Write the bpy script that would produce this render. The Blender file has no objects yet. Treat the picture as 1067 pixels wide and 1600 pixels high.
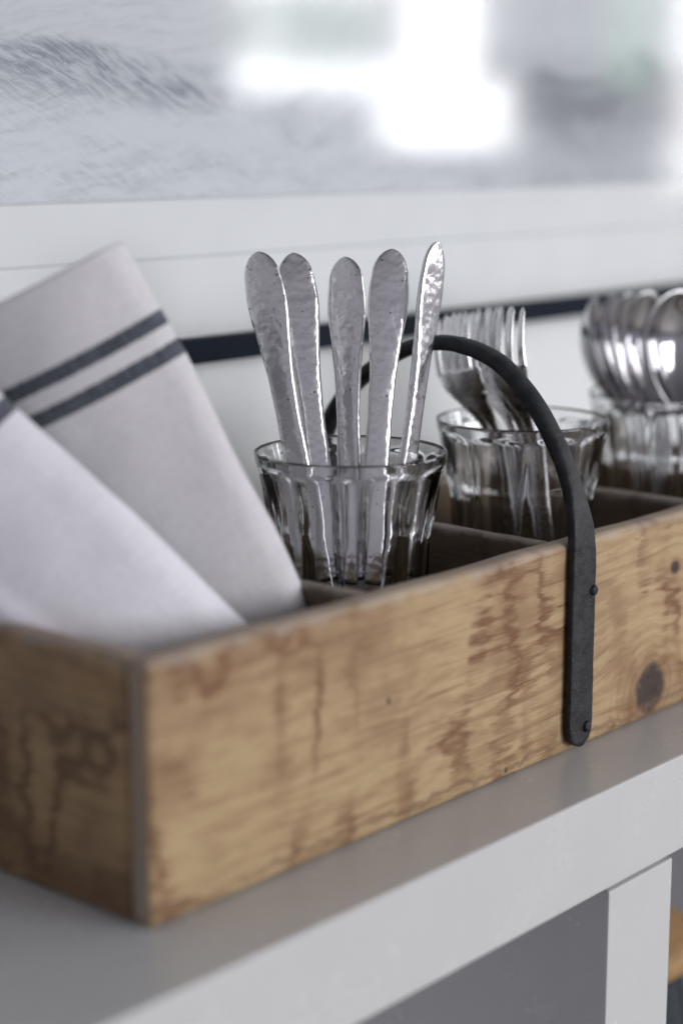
import bpy, bmesh, math, random
from mathutils import Vector, Matrix, noise as mnoise
R = math.radians
PI = math.pi
random.seed(7)
scene = bpy.context.scene
COL = scene.collection

# ------------------------------------------------------------------ camera
cam_d = bpy.data.cameras.new('camera')
cam = bpy.data.objects.new('camera', cam_d); COL.objects.link(cam)
cam.location = (-0.4264, -0.4561, 0.2755)
PITCH, YAW = R(11.309), R(40.785)
fw = Vector((math.cos(YAW)*math.cos(PITCH), math.sin(YAW)*math.cos(PITCH), -math.sin(PITCH)))
cam.rotation_euler = fw.to_track_quat('-Z', 'Y').to_euler()
cam_d.sensor_fit = 'VERTICAL'; cam_d.sensor_height = 36.0; cam_d.lens = 2936.0/1600.0*36.0
cam_d.clip_start = 0.01; cam_d.clip_end = 60.0
cam_d.dof.use_dof = True; cam_d.dof.focus_distance = 0.842; cam_d.dof.aperture_fstop = 3.1
scene.camera = cam

# ------------------------------------------------------------------ world and lamps
world = bpy.data.worlds.new('World'); scene.world = world; world.use_nodes = True
bg = world.node_tree.nodes['Background']
# soft indoor ambience: walls lit by the windows, dimmer ceiling and floor
_n, _l = world.node_tree.nodes, world.node_tree.links
_tc = _n.new('ShaderNodeTexCoord'); _sx = _n.new('ShaderNodeSeparateXYZ'); _l.new(_tc.outputs['Generated'], _sx.inputs[0])
_ab = _n.new('ShaderNodeMath'); _ab.operation = 'ABSOLUTE'; _l.new(_sx.outputs['Z'], _ab.inputs[0])
_mr = _n.new('ShaderNodeMapRange'); _mr.interpolation_type = 'SMOOTHSTEP'
for _i, _v in ((1, 0.0), (2, 0.9), (3, 0.42), (4, 0.13)): _mr.inputs[_i].default_value = _v
_l.new(_ab.outputs[0], _mr.inputs[0]); _l.new(_mr.outputs[0], bg.inputs['Strength'])
bg.inputs['Color'].default_value = (0.915, 0.895, 1.0, 1)

def area_lamp(name, loc, target, sx, sy, power, color):
    d = bpy.data.lights.new(name, 'AREA'); d.shape = 'RECTANGLE'; d.size = sx; d.size_y = sy
    d.energy = power; d.color = color
    o = bpy.data.objects.new(name, d); COL.objects.link(o)
    o.location = loc; o.rotation_euler = (Vector(target)-Vector(loc)).to_track_quat('-Z', 'Y').to_euler()
    return o
area_lamp('added_key_light', (1.05, -2.80, 0.60), (0.25, 0.05, 0.1), 1.7, 1.2, 72, (0.98, 0.98, 1.0))  # added soft key lamp out of view, not one of the mirrored windows

scene.view_settings.view_transform = 'Standard'; scene.view_settings.look = 'None'
scene.view_settings.gamma = 1.0; scene.view_settings.exposure = -0.08
scene.view_settings.use_curve_mapping = False
scene.render.engine = 'CYCLES'
cy = scene.cycles
cy.use_denoising = True
cy.max_bounces = 14; cy.transmission_bounces = 12; cy.glossy_bounces = 6; cy.diffuse_bounces = 3
cy.blur_glossy = 0.6; cy.sample_clamp_indirect = 2.5

# ------------------------------------------------------------------ node helpers
class NT:
    def __init__(s, name):
        s.m = bpy.data.materials.new(name); s.m.use_nodes = True
        s.t = s.m.node_tree; s.t.nodes.clear()
        s.out = s.t.nodes.new('ShaderNodeOutputMaterial')
    def put(s, sock, v):
        if isinstance(v, bpy.types.NodeSocket): s.t.links.new(v, sock)
        elif isinstance(v, (tuple, list)):
            n = len(sock.default_value); sock.default_value = tuple(v)[:n] if len(v) >= n else tuple(v)+(1.0,)
        else: sock.default_value = v
    def n(s, typ, out=0, props=None, **ins):
        nd = s.t.nodes.new(typ)
        for k, v in (props or {}).items(): setattr(nd, k, v)
        for k, v in ins.items():
            key = int(k[1:]) if k[0] == 'i' and k[1:].isdigit() else k.replace('_', ' ')
            s.put(nd.inputs[key], v)
        return nd.outputs[out]
    def math(s, op, a, b=0.0, c=0.0): return s.n('ShaderNodeMath', props={'operation': op}, i0=a, i1=b, i2=c)
    def add(s, a, b): return s.math('ADD', a, b)
    def sub(s, a, b): return s.math('SUBTRACT', a, b)
    def mul(s, a, b): return s.math('MULTIPLY', a, b)
    def vec(s, x, y, z): return s.n('ShaderNodeCombineXYZ', X=x, Y=y, Z=z)
    def ramp(s, v, a, b, lo=0.0, hi=1.0):
        return s.n('ShaderNodeMapRange', props={'interpolation_type': 'SMOOTHSTEP'}, i0=v, i1=a, i2=b, i3=lo, i4=hi)
    def noise(s, v, scale=1.0, detail=3.0, rough=0.55, dist=0.0):
        return s.n('ShaderNodeTexNoise', Vector=v, Scale=scale, Detail=detail, Roughness=rough, Distortion=dist)
    def mix(s, fac, a, b):
        nd = s.t.nodes.new('ShaderNodeMix'); nd.data_type = 'RGBA'
        s.put(nd.inputs[0], fac); s.put(nd.inputs[6], a); s.put(nd.inputs[7], b); return nd.outputs[2]
    def obj(s): return s.n('ShaderNodeTexCoord', out=3)
    def xyz(s, v):
        nd = s.t.nodes.new('ShaderNodeSeparateXYZ'); s.t.links.new(v, nd.inputs[0]); return nd.outputs
    def bump(s, h, strength=0.3, dist=0.001): return s.n('ShaderNodeBump', Height=h, Strength=strength, Distance=dist)
    def principled(s, **ins):
        o = s.n('ShaderNodeBsdfPrincipled', **ins); s.t.links.new(o, s.out.inputs[0]); return s.m

# ------------------------------------------------------------------ materials
def wood(name, axes, off, light, mid, stain, stain_amt=0.8, knots=(), holes=(), H=None, blotch=0.3, seedrot=0.0, fleck=0.0):
    """axes: which object axis runs along the grain, across it, and through the board."""
    t = NT(name); c = t.xyz(t.obj())
    u, v, w = c[axes[0]], c[axes[1]], c[axes[2]]
    uo = t.add(u, off[0]); vo = t.add(v, off[1]); wo = t.add(w, off[2])
    vb = vo
    knot_dark = None; knot_ring = None; halo = None
    for (ku, kv, kr) in knots:
        du = t.sub(u, ku); dv = t.sub(v, kv)
        jit = t.mul(t.sub(t.noise(t.vec(u, v, 0.0), 90.0), 0.5), kr*0.45)
        d = t.math('SQRT', t.add(t.mul(t.mul(du, du), 0.80), t.mul(dv, dv)))
        d = t.add(d, jit)
        g = t.math('EXPONENT', t.mul(t.math('POWER', t.math('DIVIDE', d, kr*3.6), 2.0), -1.0))
        vb = t.add(vb, t.mul(t.mul(dv, g), -0.75))
        kd = t.ramp(d, kr*1.18, kr*0.80)
        sp = t.math('MULTIPLY', t.ramp(t.noise(t.vec(t.mul(u, 1.0), v, 3.3), 330.0, 3.0), 0.72, 0.50, 0.45, 1.0), kd)
        sp = t.math('MAXIMUM', sp, t.ramp(d, kr*0.70, kr*0.50))
        knot_dark = sp if knot_dark is None else t.math('MAXIMUM', knot_dark, sp)
        rg = t.mul(t.ramp(t.math('SINE', t.mul(d, 2*PI/(kr*0.42))), 0.35, 1.0), t.ramp(d, kr*3.6, kr*1.1))
        knot_ring = rg if knot_ring is None else t.math('MAXIMUM', knot_ring, rg)
        ha = t.ramp(d, kr*2.1, kr*0.9)
        halo = ha if halo is None else t.math('MAXIMUM', halo, ha)
    warp = t.noise(t.vec(t.mul(uo, 4.0), t.mul(vb, 11.0), t.mul(wo, 11.0)), 1.0, 3.0)
    fib = t.noise(t.vec(t.mul(uo, 26.0), t.mul(vb, 620.0), t.mul(wo, 620.0)), 1.0, 4.0, 0.65)
    fib2 = t.noise(t.vec(t.mul(uo, 60.0), t.mul(vb, 330.0), t.mul(wo, 330.0)), 1.0, 3.0, 0.6)
    ph = t.add(t.mul(t.add(vb, t.add(t.mul(warp, 0.055), t.mul(wo, 0.6))), 2*PI/0.0085), t.mul(fib, 1.6))
    rings = t.ramp(t.math('SINE', ph), -0.2, 1.0)
    rings = t.mul(rings, t.ramp(t.noise(t.vec(t.mul(uo, 9.0), t.mul(vb, 22.0), 1.7), 1.0, 3.0), 0.35, 0.7))
    col = t.mix(t.mul(rings, 0.75), light, mid)
    col = t.mix(t.ramp(fib, 0.52, 0.72, 0.0, 0.45), col, mid)
    # broad tonal drift
    bl = t.noise(t.vec(t.mul(uo, 11.0), t.mul(vb, 14.0), 4.4), 1.0, 4.0, 0.6)
    col = t.mix(t.mul(t.ramp(bl, 0.45, 0.72), blotch), col, stain)
    # ragged reddish water marks crossing the grain
    jag = t.mul(t.sub(t.noise(t.vec(t.mul(uo, 20.0), t.mul(vo, 210.0), 2.2), 1.0, 4.0, 0.7), 0.5), 0.50)
    n2 = t.add(t.noise(t.vec(t.mul(uo, 17.0), t.mul(vo, 6.5), 7.7+seedrot), 1.0, 2.5, 0.5), t.mul(jag, 0.42))
    band = t.ramp(t.math('ABSOLUTE', t.sub(n2, 0.52)), 0.046, 0.004)
    n3 = t.add(t.noise(t.vec(t.mul(uo, 30.0), t.mul(vo, 9.0), 1.1+seedrot), 1.0, 2.0, 0.5), t.mul(jag, 0.5))
    band2 = t.mul(t.ramp(n3, 0.57, 0.68), 0.85)
    msk = t.ramp(t.noise(t.vec(t.mul(uo, 13.0), t.mul(vo, 22.0), 9.1), 1.0, 3.0), 0.31, 0.56)
    col = t.mix(t.mul(t.mul(t.math('MAXIMUM', band, band2), msk), stain_amt), col, stain)
    mot = t.noise(t.vec(t.mul(uo, 42.0), t.mul(vb, 120.0), 3.9), 1.0, 4.0, 0.7)
    col = t.mix(t.ramp(mot, 0.48, 0.70, 0.0, 0.70), col, mid)
    col = t.mix(t.ramp(mot, 0.46, 0.28, 0.0, 0.40), col, tuple(min(1.0, q*1.22) for q in light))
    gl = t.noise(t.vec(t.mul(uo, 16.0), t.mul(vb, 480.0), 8.2), 1.0, 3.0, 0.6)
    col = t.mix(t.ramp(gl, 0.54, 0.68, 0.0, 0.48), col, stain)
    # short dark pores
    por = t.ramp(fib2, 0.68, 0.76)
    col = t.mix(t.mul(por, 0.55), col, (0.10, 0.062, 0.03))
    if knot_dark is not None:
        col = t.mix(t.mul(knot_ring, 0.55), col, (0.24, 0.125, 0.05))
        col = t.mix(t.mul(halo, 0.55), col, (0.17, 0.085, 0.04))
        col = t.mix(t.mul(knot_dark, 0.92), col, (0.022, 0.015, 0.014))
    for (hu, hv, hr) in holes:
        du = t.sub(u, hu); dv = t.mul(t.sub(v, hv), 0.75)
        d = t.math('SQRT', t.add(t.mul(du, du), t.mul(dv, dv)))
        d = t.add(d, t.mul(t.sub(fib2, 0.5), hr*0.9))
        col = t.mix(t.ramp(d, hr*1.2, hr*0.6, 0.0, 0.9), col, (0.02, 0.014, 0.012))
    if H is not None:
        z = c[2]
        jn = t.mul(t.sub(t.noise(t.vec(t.mul(c[0], 60.0), t.mul(c[1], 60.0), t.mul(z, 60.0)), 1.0, 4.0, 0.65), 0.5), 0.012)
        wear = t.ramp(t.add(z, jn), H-0.0055, H-0.0005)
        col = t.mix(t.mul(wear, 0.62), col, (0.36, 0.31, 0.265))
        gr = t.ramp(t.math('ABSOLUTE', t.sub(t.add(z, t.mul(jn, 1.2)), 0.0062)), 0.0022, 0.0004)
        col = t.mix(t.mul(gr, 0.55), col, (0.13, 0.075, 0.045))
    h = t.add(t.mul(fib, 0.6), t.mul(rings, -0.5))
    rough = t.ramp(fib, 0.3, 0.7, 0.52, 0.72)
    return t.principled(Base_Color=col, Roughness=rough, Normal=t.bump(h, 0.35, 0.0006), Specular_IOR_Level=0.35)

PL, PM, PS = (0.400, 0.285, 0.158), (0.265, 0.168, 0.086), (0.150, 0.066, 0.028)
H = 0.099
wood_front = wood('pine_front', (0, 2, 1), (0.31, 0.0, 0.0), PL, PM, PS, 0.95,
                  knots=[(0.3294, 0.0150, 0.0118), (0.3485, 0.0715, 0.0034)],
                  holes=[(0.2118, 0.0045, 0.0011), (0.1309, 0.0547, 0.0012), (0.262, 0.086, 0.0008)], H=H, blotch=0.75)
wood_end = wood('pine_end', (1, 2, 0), (1.7, 0.4, 0.0), (0.35, 0.235, 0.125), (0.230, 0.138, 0.066), (0.105, 0.054, 0.028), 0.9, H=H, blotch=1.0, seedrot=3.0)
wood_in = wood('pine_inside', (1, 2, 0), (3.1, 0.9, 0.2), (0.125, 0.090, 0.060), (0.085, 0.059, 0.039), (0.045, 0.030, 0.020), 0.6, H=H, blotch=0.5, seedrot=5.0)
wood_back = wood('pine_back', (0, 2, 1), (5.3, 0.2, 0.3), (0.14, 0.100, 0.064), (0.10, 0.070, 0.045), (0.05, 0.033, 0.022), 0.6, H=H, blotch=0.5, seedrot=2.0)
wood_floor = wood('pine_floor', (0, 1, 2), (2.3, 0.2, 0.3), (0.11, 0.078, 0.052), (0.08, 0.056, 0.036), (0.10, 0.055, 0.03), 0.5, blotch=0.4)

def end_grain_mat():
    t = NT('end_grain'); c = t.xyz(t.obj())
    n = t.noise(t.vec(t.mul(c[0], 100.0), t.mul(c[1], 260.0), t.mul(c[2], 55.0)), 1.0, 4.0, 0.65)
    b = t.noise(t.vec(c[0], c[1], t.mul(c[2], 28.0)), 1.0, 3.0)
    col = t.mix(n, (0.205, 0.155, 0.118), (0.36, 0.295, 0.232))
    col = t.mix(t.ramp(b, 0.5, 0.7, 0, 0.6), col, (0.16, 0.105, 0.07))
    return t.principled(Base_Color=col, Roughness=0.8, Normal=t.bump(n, 0.4, 0.0006))
end_grain = end_grain_mat()

def iron_mat():
    t = NT('blackened_iron'); o = t.obj()
    n = t.noise(o, 140.0, 4.0, 0.6); n2 = t.noise(o, 900.0, 3.0)
    col = t.mix(t.ramp(n, 0.4, 0.7), (0.012, 0.013, 0.016), (0.028, 0.029, 0.034))
    col = t.mix(t.ramp(t.noise(o, 330.0, 3.0), 0.66, 0.74, 0, 0.5), col, (0.10, 0.085, 0.075))
    return t.principled(Base_Color=col, Roughness=t.ramp(n, 0.3, 0.7, 0.45, 0.62), Metallic=0.0, Specular_IOR_Level=0.28,
                        Normal=t.bump(t.add(n, t.mul(n2, 0.25)), 0.6, 0.0014))
iron = iron_mat()

def steel_mat(name, rough, hammered, base=(0.76, 0.745, 0.765)):
    t = NT(name); o = t.obj()
    n = t.noise(o, 170.0, 3.0, 0.5); f = t.noise(o, 1500.0, 3.0, 0.6)
    v = t.n('ShaderNodeTexVoronoi', props={'feature': 'SMOOTH_F1'}, Vector=o, Scale=300.0, Smoothness=0.6)
    pit = t.ramp(t.noise(o, 560.0, 2.0, 0.5), 0.66, 0.70)
    pm = t.ramp(t.noise(o, 90.0, 2.0), 0.46, 0.58)
    col = t.mix(t.mul(t.mul(pit, pm), 0.85 if hammered else 0.0), base, (0.09, 0.08, 0.085))
    h = t.add(t.mul(v, 0.35 if hammered else 0.0), t.add(t.mul(n, 0.5 if hammered else 0.2), t.mul(f, 0.06)))
    r = t.add(t.ramp(n, 0.35, 0.7, rough*0.8, rough*1.25), t.mul(f, 0.05))
    return t.principled(Base_Color=col, Metallic=1.0, Roughness=r, Normal=t.bump(h, 0.60 if hammered else 0.12, 0.0009 if hammered else 0.0006))
steel_ham = steel_mat('hammered_steel', 0.19, True, (0.73, 0.72, 0.74))
steel_blade = steel_mat('blade_steel', 0.30, False)
steel_fork = steel_mat('fork_steel', 0.26, False, (0.80, 0.795, 0.81))
steel_pol = steel_mat('polished_steel', 0.10, False, (0.45, 0.445, 0.465))

def glass_mat():
    t = NT('clear_glass')
    g = t.n('ShaderNodeBsdfGlass', Color=(0.99, 0.994, 0.996), Roughness=0.0, IOR=1.50)
    t.t.links.new(g, t.out.inputs[0]); return t.m
glass = glass_mat()

def linen_mat(name, base, stripe, bands):
    t = NT(name); uv = t.n('ShaderNodeTexCoord', out=2); c = t.xyz(uv); o = t.obj()
    U, V = c[0], c[1]                                   # metres across and along the cloth
    wx = t.math('SINE', t.mul(U, 2*PI/0.0011)); wy = t.math('SINE', t.mul(V, 2*PI/0.0011))
    weave = t.mul(t.add(wx, wy), 0.25)
    slub = t.noise(t.vec(t.mul(U, 90.0), t.mul(V, 1400.0), 0.0), 1.0, 3.0)
    slub2 = t.noise(t.vec(t.mul(U, 1400.0), t.mul(V, 90.0), 3.0), 1.0, 3.0)
    s = t.mul(t.add(slub, slub2), 0.5)
    jit = t.mul(t.sub(t.noise(t.vec(t.mul(U, 700.0), t.mul(V, 60.0), 5.0), 1.0, 2.0), 0.5), 0.0012)
    vv = t.add(V, jit); m = None
    for a, b in bands:
        k = t.mul(t.ramp(vv, a-0.0004, a+0.0004), t.ramp(vv, b+0.0004, b-0.0004))
        m = k if m is None else t.math('MAXIMUM', m, k)
    b2 = tuple(x*0.86 for x in base)
    col = t.mix(t.ramp(s, 0.35, 0.65), b2, base)
    if m is not None:
        heather = t.ramp(t.add(s, t.mul(weave, 0.1)), 0.40, 0.62)
        sc = t.mix(heather, stripe, tuple(min(1, x*2.6) for x in stripe))
        col = t.mix(m, col, sc)
    h = t.add(t.mul(weave, 0.5), t.mul(s, 1.4))
    return t.principled(Base_Color=col, Roughness=0.92, Sheen_Weight=0.25, Sheen_Roughness=0.5,
                        Specular_IOR_Level=0.15, Normal=t.bump(h, 0.5, 0.0006))

def paint_mat(name, base, rough, bumpy=0.05, coat=0.0, spec=0.5):
    t = NT(name); o = t.obj()
    n = t.noise(o, 30.0, 4.0, 0.6); f = t.noise(o, 900.0, 2.0)
    col = t.mix(t.ramp(n, 0.3, 0.7), tuple(x*0.97 for x in base), base)
    return t.principled(Base_Color=col, Roughness=t.ramp(n, 0.3, 0.7, rough*0.98, rough*1.02),
                        Normal=t.bump(t.add(t.mul(n, 0.3), f), bumpy, 0.0006), Coat_Weight=coat, Specular_IOR_Level=spec)
white_lacquer = paint_mat('white_lacquer', (0.52, 0.525, 0.53), 0.27)
cab_back = paint_mat('cabinet_back_board', (0.84, 0.84, 0.92), 0.5)
wall_paint = paint_mat('wall_paint', (0.70, 0.715, 0.72), 0.75, 0.12)
navy = paint_mat('navy_painted_wood', (0.006, 0.010, 0.019), 0.7, 0.2, 0.0, 0.12)
mat_white = paint_mat('mat_board', (0.70, 0.705, 0.715), 0.85, 0.1)
mat_bevel = paint_mat('mat_core', (0.62, 0.63, 0.64), 0.85, 0.1)

def print_mat():
    """Black and white photograph of surf, printed on paper."""
    t = NT('sea_photo_print'); c = t.xyz(t.obj()); x, z = c[0], c[2]
    sway = t.mul(t.sub(t.noise(t.vec(t.mul(x, 7.0), t.mul(z, 5.0), 0.0), 1.0, 3.0), 0.5), 0.035)
    zz = t.add(z, sway)
    # streaky water: fine ripples drawn out sideways, tilted
    tl = t.add(zz, t.mul(x, -0.22))
    r1 = t.noise(t.vec(t.mul(x, 34.0), t.mul(tl, 260.0), 0.0), 1.0, 5.0, 0.68, 0.6)
    tl2 = t.add(zz, t.mul(x, 0.42))
    r2 = t.noise(t.vec(t.mul(x, 60.0), t.mul(tl2, 330.0), 5.0), 1.0, 5.0, 0.68, 0.6)
    big = t.noise(t.vec(t.mul(x, 16.0), t.mul(zz, 60.0), 2.0), 1.0, 4.0, 0.6, 0.4)
    # crest band
    band = t.mul(t.ramp(zz, 0.284, 0.302), t.ramp(zz, 0.320, 0.309))
    rip = t.ramp(t.add(t.mul(r1, 0.55), t.mul(r2, 0.45)), 0.40, 0.62)
    sea = t.mix(t.mul(rip, t.ramp(big, 0.38, 0.66, 0.10, 0.7)), (0.60, 0.615, 0.645), (0.33, 0.35, 0.395))
    crest = t.mix(t.ramp(t.add(t.mul(r2, 0.7), t.mul(big, 0.3)), 0.40, 0.60), (0.50, 0.52, 0.55), (0.20, 0.215, 0.255))
    col = t.mix(t.mul(band, t.ramp(t.noise(t.vec(t.mul(x, 9.0), t.mul(z, 9.0), 8.0), 1.0, 2.0), 0.35, 0.6, 0.45, 1.0)), sea, crest)
    sky = t.mix(t.ramp(r1, 0.4, 0.7), (0.57, 0.58, 0.605), (0.48, 0.495, 0.525))
    col = t.mix(t.ramp(zz, 0.312, 0.320), col, sky)
    tr = t.mul(t.ramp(x, 0.40, 0.60), t.mul(t.ramp(zz, 0.255, 0.290), t.ramp(zz, 0.335, 0.312)))  # dark shapes mirrored in the glass, painted into the print at right
    mirror_blot = t.ramp(t.noise(t.vec(t.mul(x, 13.0), t.mul(zz, 30.0), 6.0), 1.0, 2.0), 0.36, 0.60, 0.25, 1.0)
    col = t.mix(t.mul(t.mul(tr, mirror_blot), 0.85), col, (0.17, 0.18, 0.215))
    col = t.mix(t.mul(t.ramp(x, 0.42, 0.62), t.ramp(zz, 0.318, 0.306, 0.0, 0.40)), col, (0.30, 0.305, 0.335))  # greyer mirrored area at right, also put into the print colour
    return t.principled(Base_Color=col, Roughness=0.6)
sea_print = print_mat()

def pane_mat():
    t = NT('picture_glass')
    fr = t.n('ShaderNodeFresnel', IOR=1.75)
    g = t.n('ShaderNodeBsdfGlossy', Color=(1, 1, 1), Roughness=0.075)
    tr = t.n('ShaderNodeBsdfTransparent', Color=(0.97, 0.98, 0.98))
    mx = t.t.nodes.new('ShaderNodeMixShader')
    t.t.links.new(fr, mx.inputs[0]); t.t.links.new(tr, mx.inputs[1]); t.t.links.new(g, mx.inputs[2])
    t.t.links.new(mx.outputs[0], t.out.inputs[0]); return t.m
pane_glass = pane_mat()

# ------------------------------------------------------------------ mesh helpers
def link(name, me, mat, parent=None, smooth=True):
    o = bpy.data.objects.new(name, me); COL.objects.link(o)
    mats = mat if isinstance(mat, (list, tuple)) else [mat]
    for m in mats: me.materials.append(m)
    if smooth:
        for p in me.polygons: p.use_smooth = True
    if parent is not None: o.parent = parent
    return o
def from_bm(name, bm, mat, parent=None, smooth=True):
    bmesh.ops.recalc_face_normals(bm, faces=bm.faces)
    me = bpy.data.meshes.new(name); bm.to_mesh(me); bm.free()
    return link(name, me, mat, parent, smooth)
def empty(name, loc=(0, 0, 0)):
    o = bpy.data.objects.new(name, None); COL.objects.link(o); o.location = loc
    o.empty_display_size = 0.02; return o
def tag(o, label=None, cat=None, group=None, kind=None):
    if label: o['label'] = label
    if cat: o['category'] = cat
    if group: o['group'] = group
    if kind: o['kind'] = kind
    return o
def box_bm(lo, hi, bevel=0.001, seg=2, cuts=(0, 0, 0)):
    bm = bmesh.new()
    lo, hi = Vector(lo), Vector(hi)
    bmesh.ops.create_cube(bm, size=1.0)
    for v in bm.verts:
        v.co = Vector((lo[i] + (v.co[i]+0.5)*(hi[i]-lo[i]) for i in range(3)))
    if bevel:
        bmesh.ops.bevel(bm, geom=bm.edges[:], offset=bevel, segments=seg, profile=0.6, affect='EDGES')
    for ax in range(3):
        n = cuts[ax]
        for k in range(1, n+1):
            x = lo[ax] + (hi[ax]-lo[ax])*k/(n+1)
            pn = Vector((0, 0, 0)); pn[ax] = 1; pc = Vector((0, 0, 0)); pc[ax] = x
            bmesh.ops.bisect_plane(bm, geom=bm.verts[:]+bm.edges[:]+bm.faces[:], plane_co=pc, plane_no=pn)
    return bm
def box(name, lo, hi, mat, parent=None, bevel=0.001, seg=2):
    o = from_bm(name, box_bm(lo, hi, bevel, seg), mat, parent, smooth=False)
    return o
def grid_mesh(name, pts, nu, nv, close_u=False, uvs=None):
    """pts[iv*nu+iu]"""
    faces = []
    for j in range(nv-1):
        for i in range(nu if close_u else nu-1):
            i2 = (i+1) % nu
            faces.append((j*nu+i, j*nu+i2, (j+1)*nu+i2, (j+1)*nu+i))
    me = bpy.data.meshes.new(name); me.from_pydata(pts, [], faces); me.update()
    if uvs:
        l = me.uv_layers.new(name='UVMap')
        for lp in me.loops: l.data[lp.index].uv = uvs[lp.vertex_index]
    return me
def catmull(ps, n):
    out = []
    P = [ps[0]*2-ps[1]] + ps + [ps[-1]*2-ps[-2]]
    for i in range(1, len(P)-2):
        for k in range(n):
            t = k/n; a, b, c, d = P[i-1], P[i], P[i+1], P[i+2]
            out.append(0.5*((2*b)+(c-a)*t+(2*a-5*b+4*c-d)*t*t+(3*b-a-3*c+d)*t**3))
    out.append(ps[-1]); return out
def lin_tab(tab, x):
    for (a, fa), (b, fb) in zip(tab, tab[1:]):
        if x <= b: return fa+(fb-fa)*max(0.0, x-a)/(b-a)
    return tab[-1][1]
def lerp_tab(tab, x):
    if x <= tab[0][0]: return tab[0][1]
    for (a, fa), (b, fb) in zip(tab, tab[1:]):
        if x <= b:
            t = (x-a)/(b-a); t = t*t*(3-2*t); return fa+(fb-fa)*t
    return tab[-1][1]

# ------------------------------------------------------------------ setting: wall, floor, cabinet, picture
WALL = 0.240
wall = from_bm('wall', box_bm((-1.6, WALL, -0.76), (3.3, WALL+0.1, 1.9), 0), wall_paint, None, False); tag(wall, kind='structure')
floor_mat = wood('oak_floor', (0, 1, 2), (0.7, 0.1, 0.0), (0.42, 0.395, 0.37), (0.34, 0.315, 0.29), (0.22, 0.20, 0.18), 0.3, blotch=0.3)
floor = from_bm('floor', box_bm((-1.6, -3.4, -0.80), (3.3, WALL-0.001, -0.76), 0), floor_mat, None, False); tag(floor, kind='structure')

cab = empty('cabinet', (0, 0, -0.76))
tag(cab, 'white lacquered open cabinet under the wooden tray', 'cabinet')
def cpart(name, lo, hi, mat=white_lacquer, bevel=0.0012):
    d = Vector((0, 0, 0.76))
    return box(name, Vector(lo)+d, Vector(hi)+d, mat, cab, bevel)
FT, TH = -0.0407, 0.0459
cpart('top', (-0.62, FT, -TH), (1.10, WALL-0.002, 0.0))
for xc in (-0.5945, -0.1385, 0.2610, 0.6605, 1.07):
    cpart('side_panel', (xc-0.0265, FT+0.0005, -0.70), (xc+0.0265, WALL-0.006, -TH-0.0022))
    cpart('spacer', (xc-0.024, FT+0.004, -TH-0.0030), (xc+0.024, WALL-0.008, -TH+0.001), bevel=0)
cpart('back_panel', (-0.60, WALL-0.012, -0.70), (1.08, WALL-0.006, -TH-0.001), cab_back)
for z in (-0.70, -0.427):
    cpart('shelf', (-0.60, FT+0.006, z-0.03), (1.08, WALL-0.014, z))
cpart('plinth', (-0.60, 0.0, -0.76), (1.08, WALL-0.02, -0.731))

# framed picture
PY = 0.222
pic = empty('framed_picture', (0.55, PY, 0.162)); 
tag(pic, 'large navy framed black and white sea photograph with wide white mat on the wall', 'picture')
def ppart(o): o.parent = pic; o.matrix_parent_inverse = Matrix.Translation(-Vector(pic.location)); return o
X0, X1, Z0, Z1 = -0.40, 1.50, 0.1628, 1.10
FW = 0.0124
def rail(name, pts, y0, y1):
    bm = bmesh.new()
    a = [bm.verts.new((x, y0, z)) for x, z in pts]; b = [bm.verts.new((x, y1, z)) for x, z in pts]
    bm.faces.new(a); bm.faces.new(b[::-1])
    for i in range(4): bm.faces.new((a[i], b[i], b[(i+1) % 4], a[(i+1) % 4]))
    bmesh.ops.recalc_face_normals(bm, faces=bm.faces)
    bmesh.ops.bevel(bm, geom=bm.edges[:], offset=0.0009, segments=2, affect='EDGES')
    return ppart(from_bm(name, bm, navy, None, False))
i0, i1, j0, j1 = X0+FW, X1-FW, Z0+FW, Z1-FW
rail('frame_rail', [(X0, Z0), (X1, Z0), (i1, j0), (i0, j0)], PY-0.008, WALL-0.001)
rail('frame_rail', [(X0, Z1), (i0, j1), (i1, j1), (X1, Z1)], PY-0.008, WALL-0.001)
rail('frame_rail', [(X0, Z0+0.0003), (i0-0.0003, j0), (i0-0.0003, j1), (X0, Z1-0.0003)], PY-0.008, WALL-0.001)
rail('frame_rail', [(X1, Z0+0.0003), (X1, Z1-0.0003), (i1+0.0003, j1), (i1+0.0003, j0)], PY-0.008, WALL-0.001)
def window_board(name, outer, inner, y, thick, mat):
    """mat board with a bevelled opening"""
    bm = bmesh.new(); (a, b, c, d) = outer; (e, f, g, h) = inner; bv = 0.0015
    def ring(x0, x1, z0, z1, yy): return [bm.verts.new(p) for p in ((x0, yy, z0), (x1, yy, z0), (x1, yy, z1), (x0, yy, z1))]
    o1 = ring(a, b, c, d, y); n1 = ring(e, f, g, h, y); n2 = ring(e+bv, f-bv, g+bv, h-bv, y+thick); o2 = ring(a, b, c, d, y+thick)
    for i in range(4):
        k = (i+1) % 4
        bm.faces.new((o1[i], o1[k], n1[k], n1[i])); fb = bm.faces.new((n1[i], n1[k], n2[k], n2[i])); fb.material_index = 1
        bm.faces.new((n2[i], n2[k], o2[k], o2[i])); bm.faces.new((o2[i], o2[k], o1[k], o1[i]))
    return ppart(from_bm(name, bm, [mat, mat_bevel], None, False))
window_board('mat_board', (i0, i1, j0, j1), (X0+0.055, X1-0.055, 0.2150, Z1-0.055), PY+0.0030, 0.0015, mat_white)
window_board('mat_board', (i0, i1, j0, j1), (X0+0.085, X1-0.085, 0.2440, Z1-0.085), PY+0.0048, 0.0015, mat_white)
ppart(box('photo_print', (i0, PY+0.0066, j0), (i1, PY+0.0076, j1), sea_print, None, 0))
ppart(box('backing_board', (i0, PY+0.0080, j0), (i1, PY+0.0120, j1), mat_bevel, None, 0))
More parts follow.
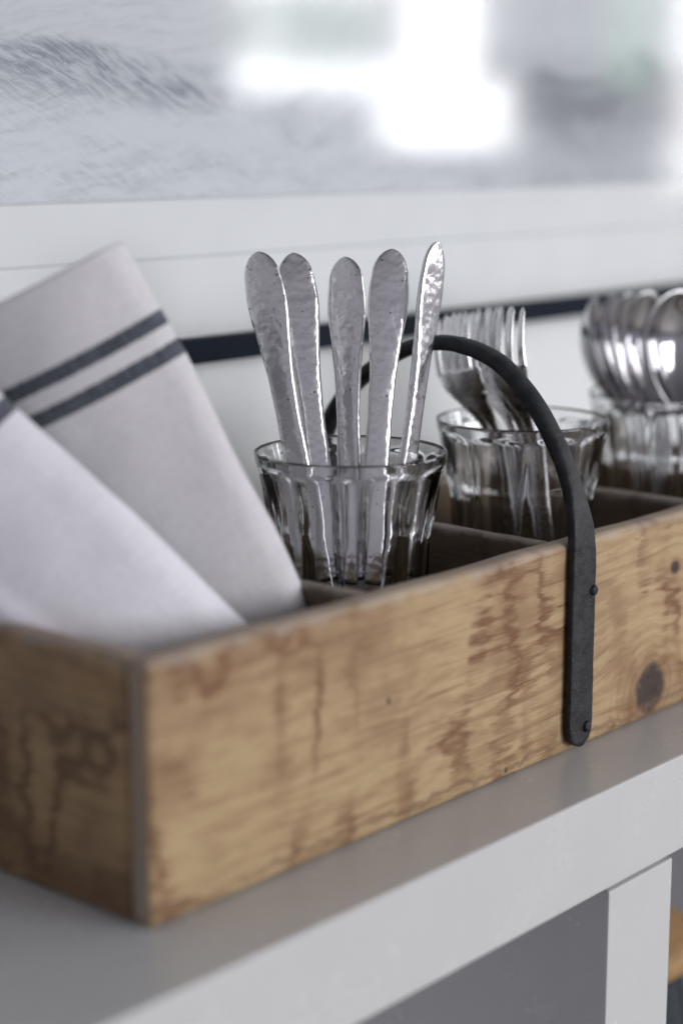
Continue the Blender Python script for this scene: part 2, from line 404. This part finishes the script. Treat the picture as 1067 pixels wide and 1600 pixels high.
bm = bmesh.new(); vs = [bm.verts.new(p) for p in ((i0, PY, j0), (i1, PY, j0), (i1, PY, j1), (i0, PY, j1))]; bm.faces.new(vs)
me = bpy.data.meshes.new('glass_pane'); bm.to_mesh(me); bm.free(); ppart(link('glass_pane', me, pane_glass, None, False))

# ------------------------------------------------------------------ tray
L, D, TB = 0.510, 0.151, 0.011
tray = empty('wooden_tray', (0, 0, 0))
tag(tray, 'worn pine cutlery tray with four compartments and black iron handle on the cabinet', 'tray')
def board(name, lo, hi, mat, bevel=0.0026, long=0, wear=0.0010, seed=0.0, cuts=26):
    c = [0, 0, 0]; c[long] = cuts; c[2] = 5
    bm = box_bm(lo, hi, bevel, 3, c)
    mid = (Vector(lo)+Vector(hi))/2
    for v in bm.verts:
        s = mnoise.noise(Vector((v.co.x*38+seed, v.co.y*38, v.co.z*24)))
        s2 = mnoise.noise(Vector((v.co.x*9+seed, v.co.y*9, 3.3)))
        if v.co.z > hi[2]-0.006: v.co.z += (s*0.5+s2*0.8)*wear-wear*0.4
        for a in (0, 1):
            if a != long: v.co[a] += s*0.00025
    o = from_bm(name, bm, mat, tray)
    for p in o.data.polygons: p.use_smooth = True
    return o
fb = board('front_board', (0, 0, 0.0005), (L, TB, H), [wood_front, end_grain], 0.0036, 0, 0.0011, 0.0, 40)
for p in fb.data.polygons:
    if abs(p.normal.x) > 0.8: p.material_index = 1
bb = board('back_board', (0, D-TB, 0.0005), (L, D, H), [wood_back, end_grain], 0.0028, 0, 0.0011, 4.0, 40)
board('end_board', (0.0006, TB+0.0002, 0.0005), (TB, D-TB-0.0002, H-0.0005), wood_end, 0.0022, 1, 0.0010, 8.0, 12)
board('end_board', (L-TB, TB+0.0002, 0.0005), (L-0.0006, D-TB-0.0002, H-0.0005), wood_end, 0.0022, 1, 0.0010, 12.0, 12)
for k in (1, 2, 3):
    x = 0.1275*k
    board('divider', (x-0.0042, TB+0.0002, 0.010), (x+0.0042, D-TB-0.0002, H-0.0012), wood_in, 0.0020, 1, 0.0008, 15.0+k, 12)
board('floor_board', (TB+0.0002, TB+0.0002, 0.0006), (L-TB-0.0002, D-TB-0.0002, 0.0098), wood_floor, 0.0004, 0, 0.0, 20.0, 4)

# handle: a flat strap at each side that turns into a rounder bar over the top
HX = 0.2637
yz = [(-0.0026, 0.0035), (-0.0026, 0.020), (-0.0026, 0.045), (-0.0026, 0.070), (-0.0026, 0.088), (-0.0018, 0.101), (0.0012, 0.1145), (0.0090, 0.1340),
      (0.0232, 0.1558), (0.0418, 0.1728), (0.0600, 0.1800), (0.0785, 0.1815), (0.0975, 0.1775), (0.1165, 0.1680), (0.1300, 0.1580),
      (0.1420, 0.1455), (0.1495, 0.1320), (0.1528, 0.1180), (0.1537, 0.1020), (0.1537, 0.088), (0.1537, 0.060), (0.1537, 0.030), (0.1537, 0.0035)]
path = catmull([Vector((0, y, z)) for y, z in yz], 6)
NS = 20; pts = []
cum = [0.0]
for a, b in zip(path, path[1:]): cum.append(cum[-1]+(b-a).length)
TOT = cum[-1]
for i, p in enumerate(path):
    a = path[max(i-1, 0)]; b = path[min(i+1, len(path)-1)]
    tg = (b-a).normalized(); nr = Vector((0, -tg.z, tg.y))
    e = min(cum[i], TOT-cum[i])
    fl = max(0.0, min(1.0, (e-0.085)/0.045)); fl = fl*fl*(3-2*fl)
    w = 0.0185*(1-fl)+0.0105*fl; th = 0.0042*(1-fl)+0.0072*fl
    if e < 0.0088: w *= math.sqrt(max(0.02, 1-((0.0088-e)/0.0090)**2))
    ex = 0.35*(1-fl)+0.75*fl
    for k in range(NS):
        t = 2*PI*k/NS; ct, st = math.cos(t), math.sin(t)
        cx = math.copysign(abs(ct)**ex, ct)*w/2; cn = math.copysign(abs(st)**ex, st)*th/2
        q = p + Vector((HX+cx, 0, 0)) + nr*cn
        q += nr*0.00025*mnoise.noise(q*170)+Vector((0.0003*mnoise.noise(q*150+Vector((9, 0, 0))), 0, 0))
        pts.append(q)
me = grid_mesh('handle', pts, NS, len(path), True)
bm = bmesh.new(); bm.from_mesh(me); bm.verts.ensure_lookup_table()
bm.faces.new([bm.verts[i] for i in range(NS)]); bm.faces.new([bm.verts[len(pts)-1-i] for i in range(NS)])
handle = from_bm('handle', bm, iron, tray)
def screw(x, y, z, r, sgn=-1, slot=True):
    bm = bmesh.new(); prof = [(r, 0.0), (r*0.98, 0.0006), (r*0.82, 0.0013), (r*0.5, 0.0018), (0.0, 0.0019)]
    n = 18; rings = []
    for (rr, h) in prof[:-1]:
        rings.append([bm.verts.new((x+rr*math.cos(2*PI*k/n), y+sgn*h, z+rr*math.sin(2*PI*k/n))) for k in range(n)])
    for a, b in zip(rings, rings[1:]):
        for k in range(n): bm.faces.new((a[k], a[(k+1) % n], b[(k+1) % n], b[k]))
    c = bm.verts.new((x, y+sgn*0.0011, z))                     # dished, like a worn cross recess
    for k in range(n): bm.faces.new((rings[-1][k], rings[-1][(k+1) % n], c))
    return from_bm('screw', bm, iron, handle)
screw(0.2700, -0.0046, 0.0752, 0.0026); screw(0.2675, -0.0046, 0.0120, 0.0028)
screw(HX, 0.1557, 0.0748, 0.0031, 1); screw(HX, 0.1557, 0.0115, 0.0031, 1)

# ------------------------------------------------------------------ tumblers
def tumbler_mesh():
    n = 180; Ht = 0.1305; pts = []; rows = 0
    prof = [(0.0, 0.0272), (0.004, 0.0284), (0.030, 0.0312), (0.070, 0.0346), (0.0940, 0.0357), (0.0965, 0.0361), (0.1005, 0.0374), (0.1040, 0.0381), (0.1140, 0.0397), (0.1240, 0.0416), (0.1295, 0.0425)]
    inn = [(0.0130, 0.0235), (0.020, 0.0262), (0.060, 0.0297), (0.096, 0.0322), (0.106, 0.0345), (0.118, 0.0380), (0.1290, 0.0412)]
    def lin(tab, x):
        for (a, fa), (b, fb) in zip(tab, tab[1:]):
            if x <= b: t = (x-a)/(b-a); t = max(0, t); return fa+(fb-fa)*t
        return tab[-1][1]
    def sm(a, b, x): t = max(0, min(1, (x-a)/(b-a))); return t*t*(3-2*t)
    hs = [0.0]+[0.001*i for i in range(2, 92, 2)]+[0.0915+0.0006*i for i in range(0, 40)]+[0.1155+0.0005*i for i in range(0, 27)]+[0.1293]
    # outer
    for h in hs:
        r0 = sum(lin(prof, max(0, min(0.1295, h+d))) for d in (-0.0012, -0.0006, 0, 0.0006, 0.0012))/5
        for k in range(n):
            th = 2*PI*k/n; ph = ((th+0.12) % (2*PI/9))-PI/9; q = ph/(PI/9)
            top = 0.1258-0.0030*q*q*q*q
            m = sm(0.006, 0.016, h)*(1-sm(top-0.0035, top+0.0005, h))
            if h < 0.0985: m *= 1.0
            poly = r0*math.cos(PI/9)/math.cos(ph)
            soft = r0+(poly-r0)*m*0.92
            ins = 0.0007*m*(1-sm(0.0900, 0.0955, h))*(1-abs(q)**4)      # lower flutes slightly hollow
            r = soft-ins
            pts.append((r*math.cos(th), r*math.sin(th), h))
        rows += 1
    for (rr, hh) in ((0.04232, 0.1300), (0.04190, 0.1303), (0.0414, 0.1300)):   # fire polished lip
        for k in range(n): th = 2*PI*k/n; pts.append((rr*math.cos(th), rr*math.sin(th), hh))
        rows += 1
    ih = [0.1290-0.004*i for i in range(0, 28)]+[0.0160, 0.0142, 0.0133]
    for h in ih:
        r = sum(lin(inn, max(0.0130, min(0.1290, h+d))) for d in (-0.004, -0.002, 0, 0.002, 0.004))/5
        if h > 0.126: r = lin(inn, h)
        for k in range(n): th = 2*PI*k/n; pts.append((r*math.cos(th), r*math.sin(th), h))
        rows += 1
    for fr in (0.7, 0.3):
        for k in range(n): th = 2*PI*k/n; pts.append((0.0236*fr*math.cos(th), 0.0236*fr*math.sin(th), 0.0128))
        rows += 1
    me = grid_mesh('tumbler', pts, n, rows, True)
    bm = bmesh.new(); bm.from_mesh(me); bm.verts.ensure_lookup_table()
    last = (rows-1)*n
    lastring = [bm.verts[last+k] for k in range(n)]; prev = [bm.verts[k] for k in range(n)]
    c = bm.verts.new((0, 0, 0.0128))
    for k in range(n): bm.faces.new((lastring[k], lastring[(k+1) % n], c))
    # base: foot ring with a shallow dome
    for (rr, hh) in ((0.0235, 0.0), (0.0205, 0.0014), (0.010, 0.0022)):
        ring = [bm.verts.new((rr*math.cos(2*PI*k/n), rr*math.sin(2*PI*k/n), hh)) for k in range(n)]
        for k in range(n): bm.faces.new((prev[(k+1) % n], prev[k], ring[k], ring[(k+1) % n]))
        prev = ring
    c = bm.verts.new((0, 0, 0.0023))
    for k in range(n): bm.faces.new((prev[(k+1) % n], prev[k], c))
    bmesh.ops.recalc_face_normals(bm, faces=bm.faces)
    bm.to_mesh(me); bm.free(); return me
FLOOR_Z = 0.0102
GC = [Vector((0.1930, 0.0730, FLOOR_Z)), Vector((0.3215, 0.0720, FLOOR_Z)), Vector((0.4520, 0.0690, FLOOR_Z))]
tm = tumbler_mesh()
tl = ['clear faceted glass tumbler holding knives, nearest to the folded napkins',
      'clear faceted glass tumbler holding forks, behind the iron handle',
      'clear faceted glass tumbler holding spoons, at the right edge']
for k in range(3):
    o = link('glass_tumbler', tm if k == 0 else tm, glass if k == 0 else [], None)
    o.location = GC[k]; o.rotation_euler.z = (0.548, 0.40, 0.1)[k]
    tag(o, tl[k], 'glass', 'faceted tumblers in the tray')

# ------------------------------------------------------------------ cutlery
def place(o, bottom, top, face):
    """stand o (local +Z from bottom to top) with its local -Y turned towards the horizontal direction 'face'"""
    b, t = Vector(bottom), Vector(top); z = (t-b).normalized()
    y = -(Vector(face)-z*Vector(face).dot(z)).normalized(); x = y.cross(z)
    M = Matrix((x, y, z)).transposed().to_4x4(); M.translation = b; o.matrix_world = M
def sect(pts, w, th, cy, z, ns, ex, cx=0.0, seed=None, amp=0.0, bow=0.0):
    for k in range(ns):
        t = 2*PI*k/ns; ct, st = math.cos(t), math.sin(t)
        X = math.copysign(abs(ct)**ex[0], ct)*w/2; Y = math.copysign(abs(st)**ex[1], st)*th/2
        Y += bow*(1-(2*X/max(w, 1e-6))**2)
        p = Vector((X+cx, Y+cy, z))
        if seed is not None:
            q = p*300+Vector((seed*7.1, seed*3.3, 0)); d = mnoise.noise(q)*amp+mnoise.noise(q*0.45)*amp*1.2
            p.y += d*(1 if st > 0 else -1)*min(1, abs(st)*2); p.x += d*0.5*(1 if ct > 0 else -1)
        pts.append(p)
def loft(name, pts, ns, nv, mat, parent):
    me = grid_mesh(name, pts, ns, nv, True)
    bm = bmesh.new(); bm.from_mesh(me); bm.verts.ensure_lookup_table()
    bm.faces.new([bm.verts[i] for i in range(ns)]); bm.faces.new([bm.verts[len(pts)-1-i] for i in range(ns)])
    return from_bm(name, bm, mat, parent)

def make_knife(name, length, seed):
    k = empty(name)
    # handle (top), s measured down from the butt
    HL = 0.150; ns = 28; pts = []; nv = 110
    wt = [(0.0, 0.0), (0.0015, 0.0062), (0.005, 0.0116), (0.012, 0.0167), (0.019, 0.0185), (0.027, 0.0183), (0.040, 0.0150), (0.055, 0.0120), (0.075, 0.0106), (0.100, 0.0118), (0.150, 0.0135)]
    tt = [(0.0, 0.0022), (0.012, 0.0034), (0.030, 0.0040), (0.06, 0.0048), (0.150, 0.0046)]
    for i in range(nv):
        f = i/(nv-1); s = HL*(f**1.5)
        if s < 0.012: w = 0.0004+0.0163*max(0.0, 1-((0.012-s)/0.012)**2)**0.60
        else:
            w = sum(lin_tab(wt, max(0.012, s+d*min(0.0035, (s-0.012)))) for d in (-1, -0.5, 0, 0.5, 1))/5
        th = lerp_tab(tt, s)
        sect(pts, w, th, 0.0, length-s, ns, (0.80, 0.52), seed=seed, amp=0.00007)
    # smooth the outline a little
    loft('handle', pts, ns, nv, steel_ham, k)
    # blade
    pts = []; ns = 20; nv = 50; BL = length-HL+0.004
    for i in range(nv):
        s = BL*i/(nv-1)
        w = lerp_tab([(0.0, 0.0134), (0.004, 0.0137), (0.014, 0.0180), (0.030, 0.0200), (BL*0.75, 0.0200), (BL*0.93, 0.0140), (BL, 0.0015)], s)
        th = lerp_tab([(0.0, 0.0045), (0.012, 0.0030), (0.022, 0.0022), (BL, 0.0010)], s)
        cx = lerp_tab([(0.0, 0.0), (0.03, 0.0008), (BL*0.75, 0.0005), (BL, -0.006)], s)
        sect(pts, w, th, 0.0, BL-s, ns, (0.9, 0.40), cx)
    loft('blade', pts, ns, nv, steel_blade, k)
    return k
view = Vector((0.757, 0.653, 0)); right = Vector((0.653, -0.757, 0))
KN = [ # top, point at the rim, yaw of the broad face away from the camera, label
  ((0.1865, 0.1218, 0.2252), (0.1850, 0.0976, 0.1338), -14, 'hammered steel knife leaning furthest left, handle up in the tumbler', 1),
  ((0.2071, 0.1194, 0.2238), (0.2016, 0.0998, 0.1314), 10, 'hammered steel knife half hidden behind the leftmost knife', 2),
  ((0.2234, 0.1021, 0.2220), (0.2124, 0.0903, 0.1305), -22, 'hammered steel knife standing upright in the middle of five knives', 3),
  ((0.2255, 0.0766, 0.2264), (0.2081, 0.0708, 0.1332), 8, 'hammered steel knife with pitted handle, second from right of the knives', 4),
  ((0.2393, 0.0622, 0.2294), (0.2187, 0.0615, 0.1329), 55, 'shiny turned steel knife, rightmost of the five knives', 5)]
for top, rim, yaw, lab, sd in KN:
    T, B = Vector(top), Vector(rim); d = (B-T).normalized()
    bot = T+d*((0.0262-T.z)/d.z)
    k = make_knife('table_knife', (T-bot).length, sd)
    place(k, bot, T, Matrix.Rotation(R(yaw), 3, 'Z') @ (-view))
    tag(k, lab, 'knife', 'knives in the tumbler')

def make_fork(name):
    f = empty(name); ns = 16; pts = []
    LN = 0.186; cut = 0.012
    CT = [(0.0, 0.004), (0.03, 0.0), (0.115, 0.0), (0.126, -0.0018), (0.136, -0.0070), (0.146, -0.0122), (0.155, -0.0146), (0.164, -0.0146), (0.175, -0.0118), (LN, -0.0070), (LN+0.01, -0.0010)]
    def cy(z): return sum(lin_tab(CT, max(0, z+d)) for d in (-0.006, -0.003, 0, 0.003, 0.006))/5
    zs = [0.146*i/70 for i in range(71)]
    for z in zs:
        w = lerp_tab([(0.0, 0.004), (0.004, 0.013), (0.018, 0.0165), (0.06, 0.0095), (0.115, 0.0058), (0.128, 0.0058), (0.140, 0.0130), (0.146, 0.0200)], z)
        th = lerp_tab([(0.0, 0.0018), (0.02, 0.0026), (0.11, 0.0036), (0.130, 0.0034), (0.146, 0.0022)], z)
        sect(pts, w, th, cy(z), z, ns, (0.85, 0.75), bow=(-0.0010 if z > 0.135 else 0.0)*min(1, (z-0.135)/0.01))
    loft('handle', pts, ns, len(zs), steel_fork, f)
    pts = []; zs = [0.1445+0.0135*i/14 for i in range(15)]
    for z in zs:
        w = lerp_tab([(0.1445, 0.0184), (0.150, 0.0232), (0.158, 0.0248)], z)
        sect(pts, w, 0.0021, cy(z), z, 20, (0.8, 0.75), bow=-0.0014)
    loft('head', pts, 20, len(zs), steel_fork, f)
    for k in range(4):
        xc = (-1.5+k)*0.0067; pts = []; zs = [0.1565+(LN-0.0005*abs(k-1.5)*2-0.1565)*i/22 for i in range(23)]
        for i, z in enumerate(zs):
            fr = i/22
            w = 0.0044*(1-fr)+0.0026*fr; th = 0.0020*(1-fr)+0.0015*fr
            if i == 22: w *= 0.3; th *= 0.4
            if i == 21: w *= 0.75; th *= 0.8
            sect(pts, w, th, cy(z)-0.0012*(1-(xc/0.0124)**2)*(1-fr), z, 10, (0.8, 0.8), cx=xc*(1-0.06*fr))
        loft('tine', pts, 10, len(zs), steel_fork, f)
    shorten(f, 0.115, cut+0.002)
    return f
def shorten(o, zs, cut):
    for ch in o.children:
        for v in ch.data.vertices: v.co.z = v.co.z*(zs-cut)/zs if v.co.z < zs else v.co.z-cut
def copy_tree(o):
    c = o.copy(); COL.objects.link(c)
    for ch in o.children:
        d = ch.copy(); COL.objects.link(d); d.parent = c
    return c
def set_pose(items, maker, name, cat, group):
    proto = None
    for bot, top, face, lab in items:
        o = maker(name) if proto is None else copy_tree(proto)
        proto = proto or o
        place(o, bot, top, face); tag(o, lab, cat, group)
g2 = GC[1]
FK = []
flab = ['steel fork with tines leaning furthest left in the fork tumbler', 'steel fork second from left in the fork tumbler',
        'steel fork in the middle of the fork tumbler', 'steel fork second from right in the fork tumbler', 'steel fork furthest right in the fork tumbler, beside the iron handle']
for i in range(5):
    sh = (-0.0250, -0.0195, -0.0085, -0.0035, 0.0015)[i]; dv = (0.016, 0.008, 0.010, 0.002, -0.006)[i]
    top = g2+right*(sh-0.006)+view*(dv+0.006); top.z = (0.1975, 0.1965, 0.1970, 0.1985, 0.1970)[i]
    bot = g2+right*(0.017+i*0.0022-0.004)+view*(-0.008+dv*0.4); bot.z = 0.0262
    FK.append((bot, top, Matrix.Rotation(R(-58+i*4), 3, 'Z') @ (-view), flab[i]))
set_pose(FK, make_fork, 'table_fork', 'fork', 'forks in the tumbler')

def make_spoon(name):
    s = empty(name); ns = 16; pts = []
    def cy(z): return lerp_tab([(0.0, 0.003), (0.03, 0.0), (0.108, 0.0), (0.122, -0.0012), (0.135, 0.0)], z)
    zs = [0.124*i/50 for i in range(51)]
    for z in zs:
        w = lerp_tab([(0.0, 0.004), (0.004, 0.013), (0.018, 0.0165), (0.06, 0.0095), (0.105, 0.0058), (0.118, 0.0062), (0.124, 0.0100)], z)
        th = lerp_tab([(0.0, 0.0018), (0.02, 0.0026), (0.10, 0.0036), (0.118, 0.0032), (0.124, 0.0022)], z)
        sect(pts, w, th, cy(z), z, ns, (0.85, 0.75))
    loft('handle', pts, ns, len(zs), steel_pol, s)
    # bowl: thin egg-shaped shell, hollow towards +Y
    nu, nv = 48, 16; z0, z1 = 0.119, 0.186; verts = []
    def bowl(u, rr, off):
        # u angle round the rim, rr 0 centre..1 rim
        a, b = (z1-z0)/2, 0.0210
        zc = (z0+z1)/2+0.003
        cz = math.cos(u); sx = math.sin(u)
        wid = b*(1+0.16*cz*1.0-0.06*cz*cz)
        x = wid*sx*rr; z = zc+(a-(0.003 if cz > 0 else -0.003))*cz*rr
        dp = 0.0115*(1-rr**2.2)
        rim = 0.0022*(cz*rr)**2
        return Vector((x, -dp+rim+off, z))
    for off in (-0.0005, 0.0006):
        for j in range(nv):
            rr = 0.02+0.98*j/(nv-1)
            for i in range(nu): verts.append(bowl(2*PI*i/nu, rr, off))
    faces = []
    for L_ in (0, 1):
        base = L_*nu*nv
        for j in range(nv-1):
            for i in range(nu):
                q = (base+j*nu+i, base+j*nu+(i+1) % nu, base+(j+1)*nu+(i+1) % nu, base+(j+1)*nu+i)
                faces.append(q if L_ == 0 else q[::-1])
        faces.append([base+i for i in range(nu)][::1 if L_ else -1])
    for i in range(nu):
        a = (nv-1)*nu+i; b = (nv-1)*nu+(i+1) % nu; faces.append((a, b, b+nu*nv, a+nu*nv))
    me = bpy.data.meshes.new('bowl'); me.from_pydata(verts, [], faces); me.update()
    bm = bmesh.new(); bm.from_mesh(me); bpy.data.meshes.remove(me)
    from_bm('bowl', bm, steel_pol, s)
    shorten(s, 0.105, 0.016)
    return s
g3 = GC[2]; SP = []
slab = ['steel spoon seen edge-on, furthest left in the spoon tumbler', 'narrow-looking steel spoon second from left in the spoon tumbler', 'steel spoon third from left in the spoon tumbler, nested between others',
        'steel spoon fourth from left in the spoon tumbler, beside the broadest bowl', 'steel spoon with broad mirror-like bowl at the right edge']
for i in range(5):
    sh = (-0.0415, -0.0320, -0.0240, -0.0155, 0.0010)[i]; dv = (0.018, 0.012, 0.006, 0.001, -0.010)[i]
    top = g3+right*(sh+0.0)+view*(dv+0.004); top.z = (0.1925, 0.1945, 0.1955, 0.1955, 0.1950)[i]
    bot = g3+right*(0.004+i*0.0028)+view*(-0.006+dv*0.4); bot.z = 0.0262
    SP.append((bot, top, Matrix.Rotation(R((70, 62, 54, 46, 28)[i]), 3, 'Z') @ view, slab[i]))
set_pose(SP, make_spoon, 'table_spoon', 'spoon', 'spoons in the tumbler')

# ------------------------------------------------------------------ napkins: cloth folded to four layers
def make_napkin(name, mat, origin, axis, across, width, length, layers, gap, seed, lean=0.0, spread=0.0, shift=(0.0, 0.0), parent=None):
    """origin: lower right corner; axis runs up the folded cloth, across runs to its left; returned as one cloth"""
    A, W = Vector(axis).normalized(), Vector(across).normalized(); W = (W-A*W.dot(A)).normalized(); N = A.cross(W).normalized()
    if N.dot(view) > 0: N = -N                     # N towards the camera
    prof = []                                       # (across, depth, path length)
    s = 0.0; nl = 22
    for l in range(layers):
        d = -l*gap
        inset = (0.0, 0.004, 0.001, 0.005)[l % 4]
        xs = [width*k/nl for k in range(nl, -1, -1)] if l % 2 == 0 else [width*k/nl for k in range(0, nl+1)]
        for x in xs: prof.append([max(x, 0.0), d, l])
        if l < layers-1:                            # rounded fold
            r = gap/2
            side = 0.0 if l % 2 == 0 else width
            sg = -1 if l % 2 == 0 else 1
            for k in range(1, 12):
                a = PI*k/12; prof.append([side+sg*r*1.15*math.sin(a), d-r+r*math.cos(a), l+k/12])
    arc = [0.0]
    for a, b in zip(prof, prof[1:]): arc.append(arc[-1]+math.hypot(a[0]-b[0], a[1]-b[1]))
    nv = 56; pts = []; uvs = []
    for j in range(nv):
        b = length*j/(nv-1)
        for i, (x, d, l) in enumerate(prof):
            fx = x/width
            wob = mnoise.noise(Vector((x*16+seed, b*13, l*0.35)))*0.0060+mnoise.noise(Vector((x*45+seed, b*40, l*0.8)))*0.0010
            flare = spread*(b/length)**1.6*(-l)              # back layers drift apart towards the top
            rr = max(0.0, 1-x/0.034)
            bulge = 0.006*math.sin(PI*min(1, fx*1.1))*(1 if l < 1 else 0.5)-0.0060*rr*rr*(1.0 if l < 0.5 else 1.5-l if l < 1.0 else 0.5)+0.007*math.sin(PI*b/length)
            bulge += 0.0030*math.exp(-((fx-0.42-0.25*b/length)/0.05)**2)*math.sin(PI*b/length)
            edge = 0.0036*mnoise.noise(Vector((b*14+seed*2, l*0.7, 1.0)))-0.0035*math.sin(PI*b/length)
            bb = b + (-0.004*l if j == nv-1 else 0.0)*0.6+0.004*mnoise.noise(Vector((x*10, l*1.3, seed)))*(b/length)
            p = Vector(origin)+W*shift[0]+N*shift[1]+W*(x+edge+flare*0.8)+A*bb+N*(d+wob+bulge+flare*0.4+lean*(b/length)**2)
            pts.append(p); uvs.append((arc[i], b))
    me = grid_mesh(name, pts, len(prof), nv, False, uvs)
    o = link(name, me, mat)
    md = o.modifiers.new('thickness', 'SOLIDIFY'); md.thickness = 0.0011; md.offset = 0
    sb = o.modifiers.new('smooth', 'SUBSURF'); sb.levels = 1; sb.render_levels = 1
    if parent is not None: o.parent = parent
    return o
linen_a = linen_mat('striped_linen', (0.65, 0.64, 0.665), (0.042, 0.046, 0.058), [(0.1325, 0.1390), (0.1457, 0.1520)])
linen_b = linen_mat('pale_linen', (0.80, 0.79, 0.845), (0.055, 0.06, 0.075), [(0.1290, 0.1360), (0.1430, 0.1500)])
NA = ((0.1137, 0.0292, 0.0672), (-0.0376, 0.0435, 0.1197), (-0.653, 0.757, -0.4))
nb = make_napkin('linen_napkin', linen_a, *NA, 0.118, 0.183, 2, 0.0150, 1.0, 0.0, 0.0012)
make_napkin('inner_fold', linen_a, *NA, 0.112, 0.181, 2, 0.0062, 1.0, 0.0, 0.0012, (0.0030, -0.0040), nb)
tag(nb, 'folded grey linen napkin with two dark stripes, behind the paler napkin', 'napkin', 'folded napkins in the tray')
NB = ((0.0725, 0.0254, 0.0755), (-0.0570, 0.0660, 0.0835), (-0.653, 0.757, -0.9))
nf = make_napkin('linen_napkin', linen_b, *NB, 0.080, 0.165, 2, 0.0160, 5.0, 0.0, 0.0008)
make_napkin('inner_fold', linen_b, *NB, 0.074, 0.163, 2, 0.0066, 5.0, 0.0, 0.0008, (0.0030, -0.0044), nf)
tag(nf, 'pale folded linen napkin at the near tray corner, in front of the striped one', 'napkin', 'folded napkins in the tray')

# ------------------------------------------------------------------ jar on the shelf inside the cabinet
def lathe(name, prof, mat, parent, n=40):
    pts = [(r*math.cos(2*PI*k/n), r*math.sin(2*PI*k/n), z) for r, z in prof for k in range(n)]
    me = grid_mesh(name, pts, n, len(prof), True)
    bm = bmesh.new(); bm.from_mesh(me); bm.verts.ensure_lookup_table()
    bm.faces.new([bm.verts[i] for i in range(n)]); bm.faces.new([bm.verts[len(pts)-1-i] for i in range(n)])
    return from_bm(name, bm, mat, parent)
jar = empty('storage_jar', (0.384, 0.07, -0.427))
tag(jar, 'dark glazed jar with tan wooden lid inside the cabinet at lower right', 'jar')
glaze = paint_mat('dark_glaze', (0.012, 0.020, 0.028), 0.12)
lidw = wood('lid_wood', (0, 1, 2), (0.2, 0.2, 0.1), (0.36, 0.22, 0.10), (0.27, 0.155, 0.066), (0.19, 0.10, 0.045), 0.3)
lathe('body', [(0.040, 0.001), (0.052, 0.006), (0.058, 0.05), (0.060, 0.16), (0.058, 0.24), (0.054, 0.262), (0.054, 0.268)], glaze, jar)
lathe('lid', [(0.053, 0.2682), (0.060, 0.270), (0.0605, 0.279), (0.058, 0.283), (0.020, 0.284), (0.018, 0.287)], lidw, jar)

# ------------------------------------------------------------------ the window whose light the picture glass mirrors
def daylight_mat(name, strength, glo, ghi, thr, green):
    """window glow: bright overcast sky with garden greenery; also serves added bright patches"""
    t = NT(name); c = t.xyz(t.obj())
    n = t.noise(t.vec(c[0], t.mul(c[1], 7.0), t.mul(c[2], 9.0)), 1.0, 3.0, 0.6)
    g = t.mul(t.ramp(c[2], ghi+0.04, ghi-0.03), t.ramp(c[2], glo-0.02, glo+0.03))
    f = t.mul(t.ramp(n, thr, thr+0.12), g)
    col = t.mix(f, (1.0, 0.99, 1.0), green)
    e = t.n('ShaderNodeEmission', Color=col, Strength=strength); t.t.links.new(e, t.out.inputs[0]); return t.m
day = daylight_mat('daylight_view', 13.0, 0.44, 0.64, 0.34, (0.085, 0.125, 0.085))
sky_and_patch = daylight_mat('sky_and_patch_glow', 11.0, 9.0, 9.1, 0.9, (1, 1, 1))
garden = daylight_mat('garden_view', 4.5, 0.30, 0.90, 0.30, (0.17, 0.30, 0.20))
strip_glow = daylight_mat('pale_strip_glow', 6.0, 9.0, 9.1, 0.9, (1, 1, 1))
wf = paint_mat('window_paint', (0.78, 0.78, 0.78), 0.4)
def window(label, cy0, cy1, z0, z1, panes, mullions):
    win = empty('window', (3.2, (cy0+cy1)/2, z0-0.03)); tag(win, label, 'window', 'windows mirrored in the picture glass')
    def wpart(name, lo, hi, mat, bev=0.0):
        o = box(name, lo, hi, mat, None, bev); o.parent = win; o.matrix_parent_inverse = Matrix.Translation(-Vector(win.location)); return o
    for y0, y1, za, zb, m in panes: wpart('pane_glow', (3.20, y0, za), (3.206, y1, zb), m)
    for y0, y1, za, zb in mullions: wpart('mullion', (3.18, y0, za), (3.215, y1, zb), wf, 0.004)
    wpart('head', (3.17, cy0-0.04, z1), (3.22, cy1+0.04, z1+0.05), wf, 0.004)
    wpart('sill', (3.12, cy0-0.04, z0-0.035), (3.22, cy1+0.04, z0-0.001), wf, 0.004)
window('bright window mirrored at the top centre of the picture glass', -2.60, -1.715, 0.25, 1.5,
       [(-2.60, -2.10, 0.385, 1.5, day), (-2.10, -2.03, 0.25, 0.45, sky_and_patch), (-2.03, -1.81, 0.25, 1.5, sky_and_patch), (-1.81, -1.715, 0.25, 0.41, sky_and_patch)],  # the two low side pieces are glow added for a lit sill
       [(-2.10, -2.055, 0.452, 1.5)])
window('garden window mirrored at the top right of the picture glass', -1.46, -0.95, 0.17, 1.5,
       [(-1.455, -1.315, 0.37, 1.5, garden), (-1.285, -0.95, 0.17, 1.5, strip_glow)], [(-1.315, -1.285, 0.17, 1.5)])  # wide pale piece is glow added for a white upright strip, not sky
